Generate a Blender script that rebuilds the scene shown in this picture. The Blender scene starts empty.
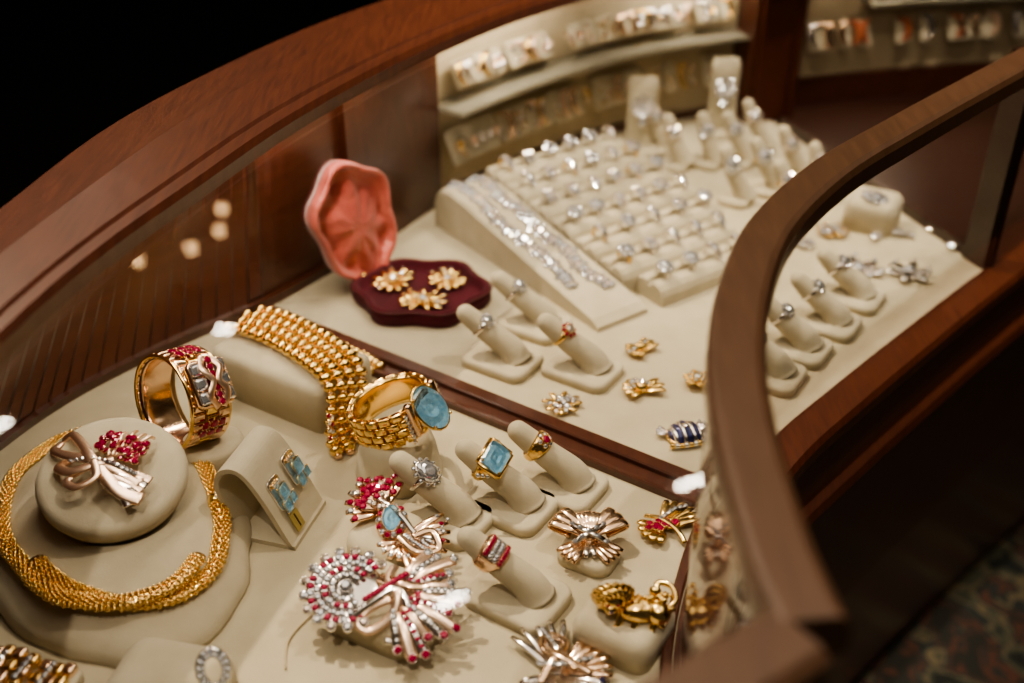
import bpy, math, random
from mathutils import Vector, Matrix
random.seed(7)
V=Vector
ZD=620.0   # deck height in mm
# ---------------------------------------------------------------- materials
def nm(name):
    m=bpy.data.materials.new(name); m.use_nodes=True
    nt=m.node_tree; return m,nt,nt.nodes['Principled BSDF']
def pm(name,col,rough=.5,metal=0,bump=None,var=None,**kw):
    m,nt,p=nm(name)
    p.inputs['Base Color'].default_value=(*col,1); p.inputs['Roughness'].default_value=rough
    p.inputs['Metallic'].default_value=metal
    for k,v in kw.items(): p.inputs[k.replace('_',' ')].default_value=v
    tc=nt.nodes.new('ShaderNodeTexCoord')
    if var:
        n=nt.nodes.new('ShaderNodeTexNoise'); n.inputs['Scale'].default_value=var[0]; n.inputs['Detail'].default_value=4
        nt.links.new(tc.outputs['Object'],n.inputs['Vector'])
        r=nt.nodes.new('ShaderNodeValToRGB'); r.color_ramp.elements[0].position=.3; r.color_ramp.elements[1].position=.7
        r.color_ramp.elements[0].color=(*var[1],1); r.color_ramp.elements[1].color=(*col,1)
        nt.links.new(n.outputs['Fac'],r.inputs['Fac']); nt.links.new(r.outputs['Color'],p.inputs['Base Color'])
    if bump:
        n=nt.nodes.new('ShaderNodeTexNoise'); n.inputs['Scale'].default_value=bump[0]; n.inputs['Detail'].default_value=3
        nt.links.new(tc.outputs['Object'],n.inputs['Vector'])
        b=nt.nodes.new('ShaderNodeBump'); b.inputs['Strength'].default_value=bump[1]; b.inputs['Distance'].default_value=bump[2]
        nt.links.new(n.outputs['Fac'],b.inputs['Height']); nt.links.new(b.outputs['Normal'],p.inputs['Normal'])
    return m
def wood(name,c1,c2,rough,sc=(6,6,60),coat=.4):
    m,nt,p=nm(name)
    tc=nt.nodes.new('ShaderNodeTexCoord'); mp=nt.nodes.new('ShaderNodeMapping'); mp.inputs['Scale'].default_value=sc
    mp.inputs['Rotation'].default_value=(0,0,math.radians(-35))
    n=nt.nodes.new('ShaderNodeTexNoise'); n.inputs['Scale'].default_value=6; n.inputs['Detail'].default_value=9; n.inputs['Distortion'].default_value=.2
    r=nt.nodes.new('ShaderNodeValToRGB'); r.color_ramp.elements[0].position=.25; r.color_ramp.elements[1].position=.78
    r.color_ramp.elements[0].color=(*c1,1); r.color_ramp.elements[1].color=(*c2,1)
    nt.links.new(tc.outputs['Object'],mp.inputs['Vector']); nt.links.new(mp.outputs['Vector'],n.inputs['Vector'])
    nt.links.new(n.outputs['Fac'],r.inputs['Fac']); nt.links.new(r.outputs['Color'],p.inputs['Base Color'])
    p.inputs['Roughness'].default_value=rough; p.inputs['Coat Weight'].default_value=coat; p.inputs['Coat Roughness'].default_value=.2
    return m
SU=pm('suede_cream',(.50,.445,.32),.95,bump=(900,.35,.0006),var=(35,(.44,.385,.27)),Sheen_Weight=.08)
SU2=pm('suede_pad',(.53,.475,.35),.95,bump=(900,.35,.0006),var=(60,(.46,.405,.29)),Sheen_Weight=.1)
MA=wood('mahogany',(.044,.0115,.0055),(.085,.025,.011),.34,(60,6,10),.35)
PW=wood('mahogany_panel',(.050,.014,.007),(.085,.026,.012),.32,(3,3,30),.4)
MD=wood('mahogany_dark',(.020,.0065,.004),(.034,.011,.006),.38,(60,6,10),.3)
BR=wood('rim_wood',(.050,.024,.012),(.075,.038,.020),.38,(40,6,10),.3)
GO=pm('gold',(.96,.69,.30),.17,1,var=(90,(.89,.61,.23)))
RG=pm('rose_gold',(.95,.70,.50),.17,1,var=(90,(.90,.63,.43)))
RGS=pm('rose_gold_satin',(.97,.74,.57),.34,1,var=(90,(.93,.68,.50)))
SI=pm('platinum',(.94,.90,.86),.16,1,var=(120,(.84,.80,.77)))
DI=pm('diamond',(1.0,.99,1.0),.04,.85,var=(700,(.76,.86,1.0)),Coat_Weight=1.)  # bluish noise tint puts the stones' fire into the base colour
DP=pm('diamond_pink_fire',(1.0,.82,.92),.04,.8,var=(600,(.98,.95,.65)),Coat_Weight=1.)  # pink and yellow noise tint, fire painted into the base colour
RU=pm('ruby',(.46,.005,.075),.1,.3,var=(500,(.22,.0,.03)),Coat_Weight=1.)
AQ=pm('aquamarine',(.80,.94,1.0),.0,.0,var=(150,(.70,.90,.99)),Transmission_Weight=1.0,Coat_Weight=.4,IOR=1.33)
AQB=pm('aquamarine_pavilion',(.74,.91,1.0),.16,.25,var=(450,(.33,.66,.90)))
SA=pm('sapphire',(.02,.03,.16),.1,.3,var=(400,(.01,.01,.05)),Coat_Weight=1.)
VE=pm('velvet_crimson',(.075,.001,.009),.95,bump=(700,.4,.0006),var=(40,(.048,.0005,.005)),Sheen_Weight=.04)
ST=pm('satin_pink',(.66,.17,.13),.25,.0,bump=(55,1.0,.006),var=(30,(.50,.10,.08)),Sheen_Weight=.4,Coat_Weight=.45)
TAG=pm('tag_gold_card',(.40,.32,.10),.5,.3,var=(200,(.33,.26,.08)))
CRM=pm('cream_board',(.52,.44,.30),.8,var=(8,(.44,.36,.24)))
SHF=pm('glass_shelf_edge',(.36,.34,.27),.15,0,var=(20,(.29,.28,.22)),Coat_Weight=1.)
LEA=pm('case_leather',(.09,.012,.012),.5,var=(100,(.06,.008,.008)))
COR=pm('coral',(.50,.17,.08),.3,.3,var=(80,(.36,.10,.05)))
def glassmat():
    m=bpy.data.materials.new('case_glass'); m.use_nodes=True; nt=m.node_tree; nt.nodes.clear()
    o=nt.nodes.new('ShaderNodeOutputMaterial'); mx=nt.nodes.new('ShaderNodeMixShader')
    t=nt.nodes.new('ShaderNodeBsdfTransparent'); g=nt.nodes.new('ShaderNodeBsdfGlossy'); g.inputs['Roughness'].default_value=.0
    t.inputs['Color'].default_value=(.97,.97,.96,1)
    lw=nt.nodes.new('ShaderNodeLayerWeight'); lw.inputs['Blend'].default_value=.5
    p=nt.nodes.new('ShaderNodeMath'); p.operation='POWER'; p.inputs[1].default_value=5
    q=nt.nodes.new('ShaderNodeMath'); q.operation='MULTIPLY_ADD'; q.inputs[1].default_value=.9; q.inputs[2].default_value=.09
    nt.links.new(lw.outputs['Facing'],p.inputs[0]); nt.links.new(p.outputs[0],q.inputs[0]); nt.links.new(q.outputs[0],mx.inputs[0])
    nt.links.new(t.outputs[0],mx.inputs[1]); nt.links.new(g.outputs[0],mx.inputs[2]); nt.links.new(mx.outputs[0],o.inputs[0])
    return m
GL=glassmat()
# ---------------------------------------------------------------- mesh builder
def frame(pos,z,x=None):
    z=V(z).normalized()
    if x is None: x=V((1,0,0)) if abs(z.x)<.8 else V((0,1,0))
    x=V(x); x=(x-z*x.dot(z)).normalized(); y=z.cross(x)
    M=Matrix.Identity(4)
    for i in range(3): M[i][0]=x[i]; M[i][1]=y[i]; M[i][2]=z[i]; M[i][3]=pos[i]
    return M
def cat(pts,n=6,closed=False):
    P=[V(p) if len(p)==3 else V((p[0],p[1],0)) for p in pts]; out=[]; L=len(P)
    for i in range(L if closed else L-1):
        if closed: a,b,c,d=P[i-1],P[i],P[(i+1)%L],P[(i+2)%L]
        else: a,b,c,d=P[max(i-1,0)],P[i],P[i+1],P[min(i+2,L-1)]
        for k in range(n):
            t=k/n
            out.append(.5*((2*b)+(c-a)*t+(2*a-5*b+4*c-d)*t*t+(3*b-a-3*c+d)*t**3))
    if not closed: out.append(P[-1])
    return out
def resample(P,n):
    d=[0]
    for a,b in zip(P,P[1:]): d.append(d[-1]+(b-a).length)
    out=[];j=0
    for i in range(n):
        s=d[-1]*i/(n-1)
        while j<len(P)-2 and d[j+1]<s: j+=1
        w=(s-d[j])/max(d[j+1]-d[j],1e-9); out.append(P[j].lerp(P[j+1],min(max(w,0),1)))
    return out
class B:
    def __init__(s): s.v=[];s.f=[];s.m=[];s.s=[];s.mats=[];s.M=Matrix.Identity(4)
    def add(s,vs,fs,mat,smooth=True):
        if mat not in s.mats: s.mats.append(mat)
        k=s.mats.index(mat); o=len(s.v)
        s.v+= [s.M@V(v) for v in vs]
        for f in fs: s.f.append([o+i for i in f]); s.m.append(k); s.s.append(smooth)
    def sweep(s,path,rx,ry=None,up=(0,0,1),n=10,closed=False,mat=None,smooth=True):
        P=[V(p) for p in path]; N=len(P); up=V(up)
        if ry is None: ry=rx
        g=lambda r,i: r(i/(N-1)) if callable(r) else (r[i] if isinstance(r,(list,tuple)) else r)
        vs=[];side=None
        for i in range(N):
            if closed: T=P[(i+1)%N]-P[i-1]
            else: T=P[min(i+1,N-1)]-P[max(i-1,0)]
            T=T.normalized() if T.length>1e-9 else V((0,0,1))
            sd=T.cross(up)
            if sd.length<.05: sd=side if side else T.orthogonal()
            sd=(sd-T*sd.dot(T)).normalized(); side=sd; u2=sd.cross(T)
            for k in range(n):
                a=2*math.pi*k/n
                vs.append(P[i]+sd*g(rx,i)*math.cos(a)+u2*g(ry,i)*math.sin(a))
        fs=[]
        for i in range(N if closed else N-1):
            j=(i+1)%N
            for k in range(n): fs.append((i*n+k,i*n+(k+1)%n,j*n+(k+1)%n,j*n+k))
        if not closed: fs.append(list(range(n))[::-1]); fs.append([(N-1)*n+k for k in range(n)])
        s.add(vs,fs,mat,smooth)
    def lathe(s,prof,mat,n=32,smooth=True):
        vs=[];fs=[]
        for r,z in prof:
            for k in range(n): a=2*math.pi*k/n; vs.append((r*math.cos(a),r*math.sin(a),z))
        for i in range(len(prof)-1):
            for k in range(n): fs.append((i*n+k,i*n+(k+1)%n,(i+1)*n+(k+1)%n,(i+1)*n+k))
        fs.append(list(range(n))[::-1]); fs.append([(len(prof)-1)*n+k for k in range(n)])
        s.add(vs,fs,mat,smooth)
    def ball(s,p,r,mat,n=8,m=5,smooth=True):
        if not isinstance(r,(tuple,list)): r=(r,r,r)
        M0=s.M; s.M=M0@Matrix.Translation(V(p))@Matrix.Diagonal((*r,1))
        vs=[(0,0,-1)];fs=[]
        for i in range(1,m):
            a=-math.pi/2+math.pi*i/m
            for k in range(n): b=2*math.pi*k/n; vs.append((math.cos(a)*math.cos(b),math.cos(a)*math.sin(b),math.sin(a)))
        vs.append((0,0,1)); e=len(vs)-1
        for k in range(n): fs.append((0,1+(k+1)%n,1+k)); fs.append((e,e-n+k,e-n+(k+1)%n))
        for i in range(m-2):
            for k in range(n): a=1+i*n; fs.append((a+k,a+(k+1)%n,a+n+(k+1)%n,a+n+k))
        s.add(vs,fs,mat,smooth); s.M=M0
    def loft(s,rings,mat,smooth=True,cap=True):
        n=len(rings[0]); vs=[p for r in rings for p in r]; fs=[]
        for i in range(len(rings)-1):
            for k in range(n): fs.append((i*n+k,i*n+(k+1)%n,(i+1)*n+(k+1)%n,(i+1)*n+k))
        if cap: fs.append(list(range(n))[::-1]); fs.append([(len(rings)-1)*n+k for k in range(n)])
        s.add(vs,fs,mat,smooth)
    def pad(s,w,d,h,mat,r=8,e=3,z0=0,crown=0):
        """rounded box with soft edges, w x d x h"""
        def ring(ins,z):
            out=[]; rr=max(r-ins,.5)
            for cx,cy,a0 in((w/2-r,d/2-r,0),(-w/2+r,d/2-r,90),(-w/2+r,-d/2+r,180),(w/2-r,-d/2+r,270)):
                for k in range(6):
                    a=math.radians(a0+18*k); out.append((cx+rr*math.cos(a),cy+rr*math.sin(a),z))
            return out
        R=[ring(0,z0),ring(0,z0+h-e)]
        for k in (30,60,90): a=math.radians(k); R.append(ring(e*(1-math.cos(a)),z0+h-e+e*math.sin(a)))
        s.loft(R,mat)
    def box(s,c,d,mat,smooth=False):
        x,y,z=[q/2 for q in d]; cx,cy,cz=c
        vs=[(cx+i*x,cy+j*y,cz+k*z) for i in(-1,1) for j in(-1,1) for k in(-1,1)]
        s.add(vs,[(0,1,3,2),(4,6,7,5),(0,4,5,1),(2,3,7,6),(0,2,6,4),(1,5,7,3)],mat,smooth)
    def gem(s,p,nrm,r,mat,xd=None,ry=None,kind='round',setm=None,n=8,dep=.7):
        ry=ry or r; M0=s.M; s.M=M0@frame(p,nrm,xd); m_=min(r,ry)
        if kind=='round':
            prof=[(.5,.42),(.86,.2),(1,0),(.55,-.5*dep)]
            if n>10: prof=[(.45,.40),(.68,.34),(.88,.18),(1,0)]+([(.5,-.4),(.1,-.6)] if mat!=AQ else [])
            R=[]
            for j,(q,z) in enumerate(prof):
                R.append([(r*q*math.cos(2*math.pi*(k+.5*(j%2))/n),ry*q*math.sin(2*math.pi*(k+.5*(j%2))/n),z*m_) for k in range(n)])
        else:
            R=[]
            for q,z in((.5,.4),(.68,.36),(.85,.24),(1,0))+(((.6,-.35),(.2,-.55)) if mat!=AQ else ()):
                a=r*q;b=ry*q;c=.3*m_*q
                R.append([(a,b-c,z*m_),(a-c,b,z*m_),(-a+c,b,z*m_),(-a,b-c,z*m_),(-a,-b+c,z*m_),(-a+c,-b,z*m_),(a-c,-b,z*m_),(a,-b+c,z*m_)])
        s.loft(R[::-1],mat,False)
        if mat==AQ:
            # bright faceted pavilion under the clear crown
            nn_=14 if kind=='round' else 8; PR=[]
            for j,(q,z) in enumerate(((.97,-.03),(.7,-.20),(.42,-.12),(.18,-.24),(.04,-.20))):
                if kind=='round': PR.append([(r*q*math.cos(2*math.pi*(k+.5*(j%2))/nn_),ry*q*math.sin(2*math.pi*(k+.5*(j%2))/nn_),z*m_) for k in range(nn_)])
                else:
                    a=r*q;b=ry*q;c=.3*m_*q
                    PR.append([(a,b-c,z*m_),(a-c,b,z*m_),(-a+c,b,z*m_),(-a,b-c,z*m_),(-a,-b+c,z*m_),(-a+c,-b,z*m_),(a-c,-b,z*m_),(a,-b+c,z*m_)])
            # bowl open upwards (no cap over it)
            n2=len(PR[0]); vs=[p_ for r_ in PR for p_ in r_]; fs=[]
            for i in range(len(PR)-1):
                for k in range(n2): fs.append((i*n2+k,(i+1)*n2+k,(i+1)*n2+(k+1)%n2,i*n2+(k+1)%n2))
            fs.append([(len(PR)-1)*n2+k for k in range(n2)])
            s.add(vs,fs,AQB,False)
        if setm:
            rr=m_
            if r>2.2:
                pth=[(r*1.02*math.cos(t*math.pi/8),ry*1.02*math.sin(t*math.pi/8),-.12*rr) for t in range(16)]
                if kind=='round': s.sweep(pth,max(.35,.1*rr),n=5,closed=True,mat=setm)
                for a in range(4):
                    q=math.pi/4+a*math.pi/2
                    kk=1.0 if kind=='round' else 1.22
                    s.ball((r*kk*math.cos(q),ry*kk*math.sin(q),.08*rr),max(.6,.12*rr),setm,6,4)
            else:
                s.ball((0,0,-.35*rr),(r*1.15,ry*1.15,.45*rr),setm,8,4)
        s.M=M0
    def pave(s,path,r,mats,metal,nrm=(0,0,1),base=True,gap=2.15):
        P=[V(p) for p in path]; L=sum((b-a).length for a,b in zip(P,P[1:])); k=max(2,int(L/(r*gap)))
        Q=resample(P,k)
        if base: s.sweep(P,r*1.15,r*.5,up=nrm,n=6,mat=metal)
        for i,q in enumerate(Q): s.gem(q+V(nrm).normalized()*r*.5,nrm,r,mats[i%len(mats)],n=6)
    def fan(s,c,a0,a1,k,L,w,mat,lift=4,gems=None,grow=.0,t=1.1):
        for i in range(k):
            a=math.radians(a0+(a1-a0)*i/max(k-1,1)); l=L*(1+grow*math.sin(math.pi*i/max(k-1,1)))
            d=V((math.cos(a),math.sin(a),0)); n=7
            P=[V(c)+d*l*j/n+V((0,0,lift*math.sin(math.pi*.62*j/n))) for j in range(n+1)]
            s.sweep(P,[w*(.3+.7*math.sin(math.pi*(.12+.80*j/n))) for j in range(n+1)],[t*(1 if j<n else .4) for j in range(n+1)],n=8,mat=mat)
            if gems: s.gem(P[-2]+V((0,0,t)),(d.x*.2,d.y*.2,1),gems[1],gems[0][i%len(gems[0])],n=6)
    def obj(s,name,loc=(0,0,0),rz=0,tilt=None,bevel=0,sc=1):
        """loc in mm relative to the deck; writes world metres"""
        me=bpy.data.meshes.new(name)
        R=Matrix.Rotation(math.radians(rz),4,'Z')
        if tilt: R=R@Matrix.Rotation(math.radians(tilt[0]),4,tilt[1])
        me.from_pydata([ (R@v)*.001*sc for v in s.v],[],s.f)
        for m in s.mats: me.materials.append(m)
        me.polygons.foreach_set('material_index',s.m); me.polygons.foreach_set('use_smooth',s.s); me.update()
        o=bpy.data.objects.new(name,me); bpy.context.collection.objects.link(o)
        o.location=(loc[0]*.001,loc[1]*.001,(ZD+loc[2])*.001)
        return o
def offs(C,d):
    out=[]
    for i in range(len(C)):
        T=(C[min(i+1,len(C)-1)]-C[max(i-1,0)]); T.z=0; T.normalize()
        out.append(C[i]+V((T.y,-T.x,0))*d)
    return out
def extr(b,C,prof,mat,closed=True,smooth=False):
    """extrude profile [(d,z)] along plan curve C"""
    cols=[offs(C,d) for d,z in prof]
    vs=[];n=len(prof);N=len(C)
    for i in range(N):
        for j,(d,z) in enumerate(prof): vs.append((cols[j][i].x,cols[j][i].y,z))
    fs=[]
    for i in range(N-1):
        for j in range(n if closed else n-1):
            k=(j+1)%n; fs.append((i*n+j,i*n+k,(i+1)*n+k,(i+1)*n+j))
    if closed: fs.append(list(range(n))); fs.append([(N-1)*n+j for j in range(n)][::-1])
    b.add(vs,fs,mat,smooth)
def slab(b,poly,z0,z1,mat):
    n=len(poly); b.add([(p[0],p[1],z1) for p in poly]+[(p[0],p[1],z0) for p in poly],[list(range(n))[::-1],[n+i for i in range(n)]]+[(i,(i+1)%n,n+(i+1)%n,n+i) for i in range(n)],mat,False)
# ---------------------------------------------------------------- plan curves (mm, plan view of the case)
G=cat([(80,236),(77,270),(77,330),(83,390),(98,452),(125,520),(174,593),(235,660),(300,728),(410,840),(560,985),(760,1160),(1000,1340)],6)
RI=resample(cat([(-236,150),(-235,300),(-223,410),(-206,490),(-177,577),(-138,686),(-70,823),(15,948),(120,1050),(260,1140),(420,1215),(600,1270)],6),60)
RO=resample(cat([(-300,120),(-296,300),(-287,430),(-274,528),(-255,647),(-218,750),(-166,860),(-104,955),(-10,1078),(120,1180),(260,1255),(420,1310),(600,1350)],6),60)
BK=cat([(-420,100),(-410,300),(-392,450),(-362,560),(-325,640),(-268,710),(-203,775),(-150,850),(-112,910),(-74,975),(0,1065),(70,1130),(150,1185),(257,1230),(400,1275),(560,1310),(760,1330)],6)
BT=cat([(-288,100),(-284,300),(-275,450),(-262,560),(-243,650),(-222,715),(-190,785),(-150,850),(-112,910),(-74,975),(0,1065),(70,1130),(150,1185),(257,1230),(400,1275),(560,1310),(760,1330)],6)
def near(C,x,y): return min(range(len(C)),key=lambda i:(C[i]-V((x,y,0))).length)
def bp(i,z): 
    p=BK[i].lerp(BT[i],(z+14)/200); p.z=z; return p
kb=near(BK,257,1230); kg=near(G,410,840)
b=B(); slab(b,[BK[i] for i in range(kb+1)]+[V((293,1200,0))]+[G[i] for i in range(kg,-1,-1)]+[V((-230,60,0))],-14,0,SU)
b.obj('display_case_deck')
b=B(); slab(b,[BK[i] for i in range(kb,len(BK))]+[G[i] for i in range(near(G,760,1160),kg-1,-1)]+[V((293,1200,0))],-14,0,MD)
b.obj('end_cabinet_top')
b=B()
extr(b,G,[(-1,190),(-1,200),(.5,202.5),(3,203),(19,203),(22,201.5),(24,198),(24,188),(22,186),(1,186)],BR)
E=[V((80,243,0)).lerp(V((-260,12,0)),i/6) for i in range(7)]
extr(b,[p for p in E[::-1]],[(-1,190),(-1,200),(.5,202.5),(20,203),(24,200),(24,186),(1,186)],BR)
b.obj('glass_case_rim_front')
b=B(); extr(b,G,[(2,0),(2,187)],GL,closed=False,smooth=True); b.obj('glass_panel_front')
b=B(); nn=60
g2=resample(G[:near(G,600,1020)],nn); r2=resample(RI,nn)
b.add([(p.x,p.y,188) for p in g2]+[(p.x,p.y,188) for p in r2],[(i,i+1,nn+i+1,nn+i) for i in range(nn-1)],GL,True)
b.obj('glass_panel_top')
b=B()
i0=near(G,77,270); i1=near(G,125,520)
extr(b,G[i0:i1+3],[(-7,0),(-7,3),(-6,4),(-2,4),(-1,3),(-1,0)],MA)
extr(b,G,[(-1,-14),(-1,-1),(0,1),(24,1),(27,-3),(27,-12),(22,-16),(22,-62),(27,-66),(29,-74),(24,-80),(-6,-82),(-6,-14)],MA)
extr(b,G,[(4,-80),(-6,-300),(-36,-560),(-46,-562),(-52,-620),(-90,-620),(-90,-80)],MA)
b.obj('display_case_body')
b=B(); N=60; vs=[];fs=[]
prof=[(0,186),(0,194),(.03,198),(.12,199),(.14,201),(.5,205),(.93,203),(1,199),(1,184)]
for i in range(N):
    for t,z in prof: p=RI[i].lerp(RO[i],t); vs.append((p.x,p.y,z))
k=len(prof)
for i in range(N-1):
    for j in range(k): fs.append((i*k+j,i*k+(j+1)%k,(i+1)*k+(j+1)%k,(i+1)*k+j))
b.add(vs,fs,MA,False); b.obj('glass_case_rim_back')
b=B()
def panel(x0,y0,x1,y1,z0,z1,mat,thick=8,fwd=0,smooth=False):
    a,c=near(BK,x0,y0),near(BK,x1,y1); rings=[]
    for i in range(a,c+1):
        T=(BK[min(i+1,len(BK)-1)]-BK[max(i-1,0)]).normalized(); n_=V((T.y,-T.x,0))
        lo,hi=bp(i,z0),bp(i,z1); rings.append([lo+n_*fwd,hi+n_*fwd,hi-n_*thick,lo-n_*thick])
    b.loft(rings,mat,smooth)
panel(-420,100,-203,775,-14,186,PW,.4,0,True); panel(-203,775,-140,865,-14,186,PW)
panel(-140,865,-74,975,-14,186,MA,8,8); panel(-74,975,760,1330,-14,186,CRM)
panel(-420,100,760,1330,-14,8,MA,0,6); panel(257,1230,760,1330,0,31,MA,0,9)
extr(b,BK,[(-8,-600),(-8,-14),(-20,-14),(-20,-600)],MD)
b.obj('display_case_back_panel')
b=B()
def seg(x0,y0,x1,y1): return BK[near(BK,x0,y0):near(BK,x1,y1)+1]
extr(b,seg(-74,975,257,1230),[(36,93),(36,97),(0,97),(0,93)],SHF)
extr(b,seg(400,1275,760,1330),[(30,113),(30,117),(0,117),(0,113)],SHF)
b.obj('back_panel_shelf')
b=B(); b.M=Matrix.Translation(V((285,1212,0)))@Matrix.Rotation(.35,4,'Z'); b.box((0,0,93),(62,40,186),MA); b.box((-22,-22,93),(5,6,186),MA); b.box((22,-22,93),(5,6,186),MA)
b.obj('cabinet_post')
b=B(); P=[V((398,862,0)),V((407,838,0))]
extr(b,P,[(2,0),(2,186),(-10,186),(-10,0)],MD)
extr(b,[V((300,1180,0)),P[0]],[(0,0),(0,10),(-8,10),(-8,0)],MD)
b.obj('case_end_partition')
b=B(); D=[V((-196,764,0)).lerp(V((126,542,0)),i/5) for i in range(6)]
extr(b,D,[(-3,0),(-3,6),(-2,7),(7,7),(8,6),(8,3),(18,2.5),(19,5),(22,5.5),(23,4.5),(23,0)],MA)
b.obj('case_divider_strip')
# back shelf jewellery (massed): brooches, draped bracelets and earrings on cards
b=B()
for i in range(1,len(BK)-1):
    p=BK[i]
    if not(-66<p.x<740): continue
    T=(BK[i+1]-BK[i-1]).normalized(); nrm=V((T.y,-T.x,0)); step=(BK[i+1]-p).length
    for q in range(1 if step<16 else 2):
        c=p+T*(q*step/2+random.uniform(-3,3))
        if 235<c.x<330: continue
        right=c.x>330
        for lvl,(zc,h) in enumerate(((144,28),(80,34)) if right else ((122,26),(54,34))):
            if random.random()<(.2 if right else .25): continue
            gm=random.choice([COR,RG,RGS,SI]) if right else random.choice([GO,RGS,RG,SI])
            w=random.uniform(7,9.5); b.M=frame(c+nrm*13+V((0,0,zc)),(nrm+V((0,0,.45))),T)
            if random.random()<.8: b.pad(w*2,h,4,SU2,5,2)
            t=random.random(); s0=random.choice([-1,1])
            if t<.4 or right:
                for e in range(2): rib_=[(s0*(-w+e*6),h*.42,5),(s0*(w*.1+e*5),h*.3,7),(s0*(w*.5+e*4),-h*.05,7),(s0*(-w*.2+e*4),-h*.42,5)]; b.sweep(cat(rib_,4),lambda u:.8+(2.2 if right else 1.0)*math.sin(math.pi*u),1.0,n=6,mat=gm)
            elif t<.7: b.fan((0,0,5),0,300,6,w*.7,1.8,gm,3,([DI],1.3))
            else:
                for k in range(6): b.gem((random.uniform(-w,w)*.5,random.uniform(-h,h)*.35,6),(0,0,1),1.9,random.choice([DI,DP,GO]),setm=gm,n=6)
b.obj('shelf_jewelry_collection')
# ---------------------------------------------------------------- displays
def finger_stand(x,y,rz=-33,lean=(-27,8),h=44,r=9.5,bw=54,bd=42):
    b=B(); b.M=Matrix.Rotation(math.radians(rz),4,'Z'); b.pad(bw,bd,7,SU2,9,3); b.M=Matrix.Identity(4)
    P=cat([(10,-3,5),(5,-1,14),(lean[0]*.45,lean[1]*.5,h*.6),(lean[0],lean[1],h-r*.6)],5)
    R=[r*1.35-(r*.62)*(i/(len(P)-1))**.7 for i in range(len(P))]
    T=(P[-1]-P[-3]).normalized(); rl=R[-1]
    for a in (20,40,60,75,86): P.append(P[15]+T*rl*math.sin(math.radians(a))); R.append(rl*math.cos(math.radians(a)))
    b.sweep(P,R,up=(0,1,0),n=18,mat=SU2)
    b.obj('ring_finger_stand',(x,y,0))
    q=P[11]; ax=(P[12]-P[10]).normalized()
    return V((x,y,0))+q, ax, R[11]
def ring(name,pos,ax,R,metal,head,face=(.55,-.45,.75),band=2.0,w=None):
    b=B(); b.M=frame((0,0,0),ax,face)
    w=w or band*.8
    RR=R+band*.35
    b.sweep([(RR*math.cos(a*math.pi/16),RR*math.sin(a*math.pi/16),0) for a in range(32)],[band*.55]*32,[w*(1+.7*max(0,math.cos(a*math.pi/16))) for a in range(32)],up=(0,0,1),n=8,closed=True,mat=metal)
    head(b,RR)
    return b.obj(name,pos)
def h_emerald(gm,metal,a,c):
    def f(b,R):
        M0=b.M; b.M=M0@Matrix.Translation(V((R+2.5,0,0)))@Matrix.Rotation(math.pi/2,4,'Y')
        b.M=b.M@Matrix.Translation(V((0,0,-4)))
        b.pad(a*2-2,c*2-2,2.6,SI,2,1); b.M=M0
        for s in(-1,1):
            b.sweep([(R+3.2,s*(c+.6),-a),(R+3.2,s*(c+.6),a)],[1.5]*2,[1.4]*2,n=6,mat=metal); b.sweep([(R+3.2,-c,s*(a+.6)),(R+3.2,c,s*(a+.6))],[1.5]*2,[1.4]*2,n=6,mat=metal)
        b.gem((R+5.4,0,0),(1,0,0),a,gm,xd=(0,0,-1),ry=c,kind='em',setm=metal)
        for s in(-1,1):
            for k in range(3): b.gem((R+1-k*.8,s*(c+2.5+k*1.3),0+(k-1)*2.5),(1,s*.8,0),1.3,DI,setm=metal,n=6)
    return f
def h_round(gm,r,ry,halo=DI,metal=SI,hr=1.3,n=12):
    def f(b,R):
        b.gem((R+3,0,0),(1,0,0),r,gm,xd=(0,0,1),ry=ry,setm=metal,n=12)
        for k in range(n):
            a=2*math.pi*k/n; b.gem((R+1.6,(ry+hr)*math.sin(a),(r+hr)*math.cos(a)),(1,.5*math.sin(a),.5*math.cos(a)),hr,halo,setm=metal,n=6)
    return f
def h_bars(metal,w=9):
    def f(b,R):
        for j,(gm,z) in enumerate([(RU,-5),(DI,-1.6),(DI,1.6),(RU,5)]):
            for k in range(-3,4):
                a=k*.2; b.gem(((R+2.4)*math.cos(a),(R+2.4)*math.sin(a),z),(math.cos(a),math.sin(a),0),1.5,gm,setm=metal,n=6,ry=1.5)
        b.sweep([((R+.6)*math.cos(a*.1),(R+.6)*math.sin(a*.1),0) for a in range(-9,10)],[1.6]*19,[7.5]*19,up=(0,0,1),n=8,mat=metal)
    return f
p,a,r=finger_stand(-40,514); ring('oval_diamond_ring',p,a,r,SI,h_round(DI,8,6.5,metal=SI),band=1.6)
p,a,r=finger_stand(-1,526); ring('aquamarine_gold_ring',p,a,r,GO,h_emerald(AQ,GO,7.5,9.5),band=3,w=3.6)
p,a,r=finger_stand(31,545); ring('ruby_gold_ring',p,a,r,GO,h_round(RU,2.6,2.6,DI,GO,1.5,6),band=3,w=3.4)
p,a,r=finger_stand(3,447,r=9); ring('ruby_bar_ring',p,a,r,RG,h_bars(RG),band=2.6,w=5)
p,a,r=finger_stand(-7,690); ring('sapphire_cluster_ring',p,a,r,SI,h_round(DI,3.4,3.4,DI,SI,1.5,8),band=1.6)
p,a,r=finger_stand(17,742); ring('diamond_ring',p,a,r,SI,h_round(DI,3.6,3.6,DI,SI,1.5,8),band=1.6)
p,a,r=finger_stand(52,677); ring('pink_diamond_ring',p,a,r,GO,h_round(DP,3.4,3.4,RU,GO,1.5,8),band=1.6)
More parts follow.
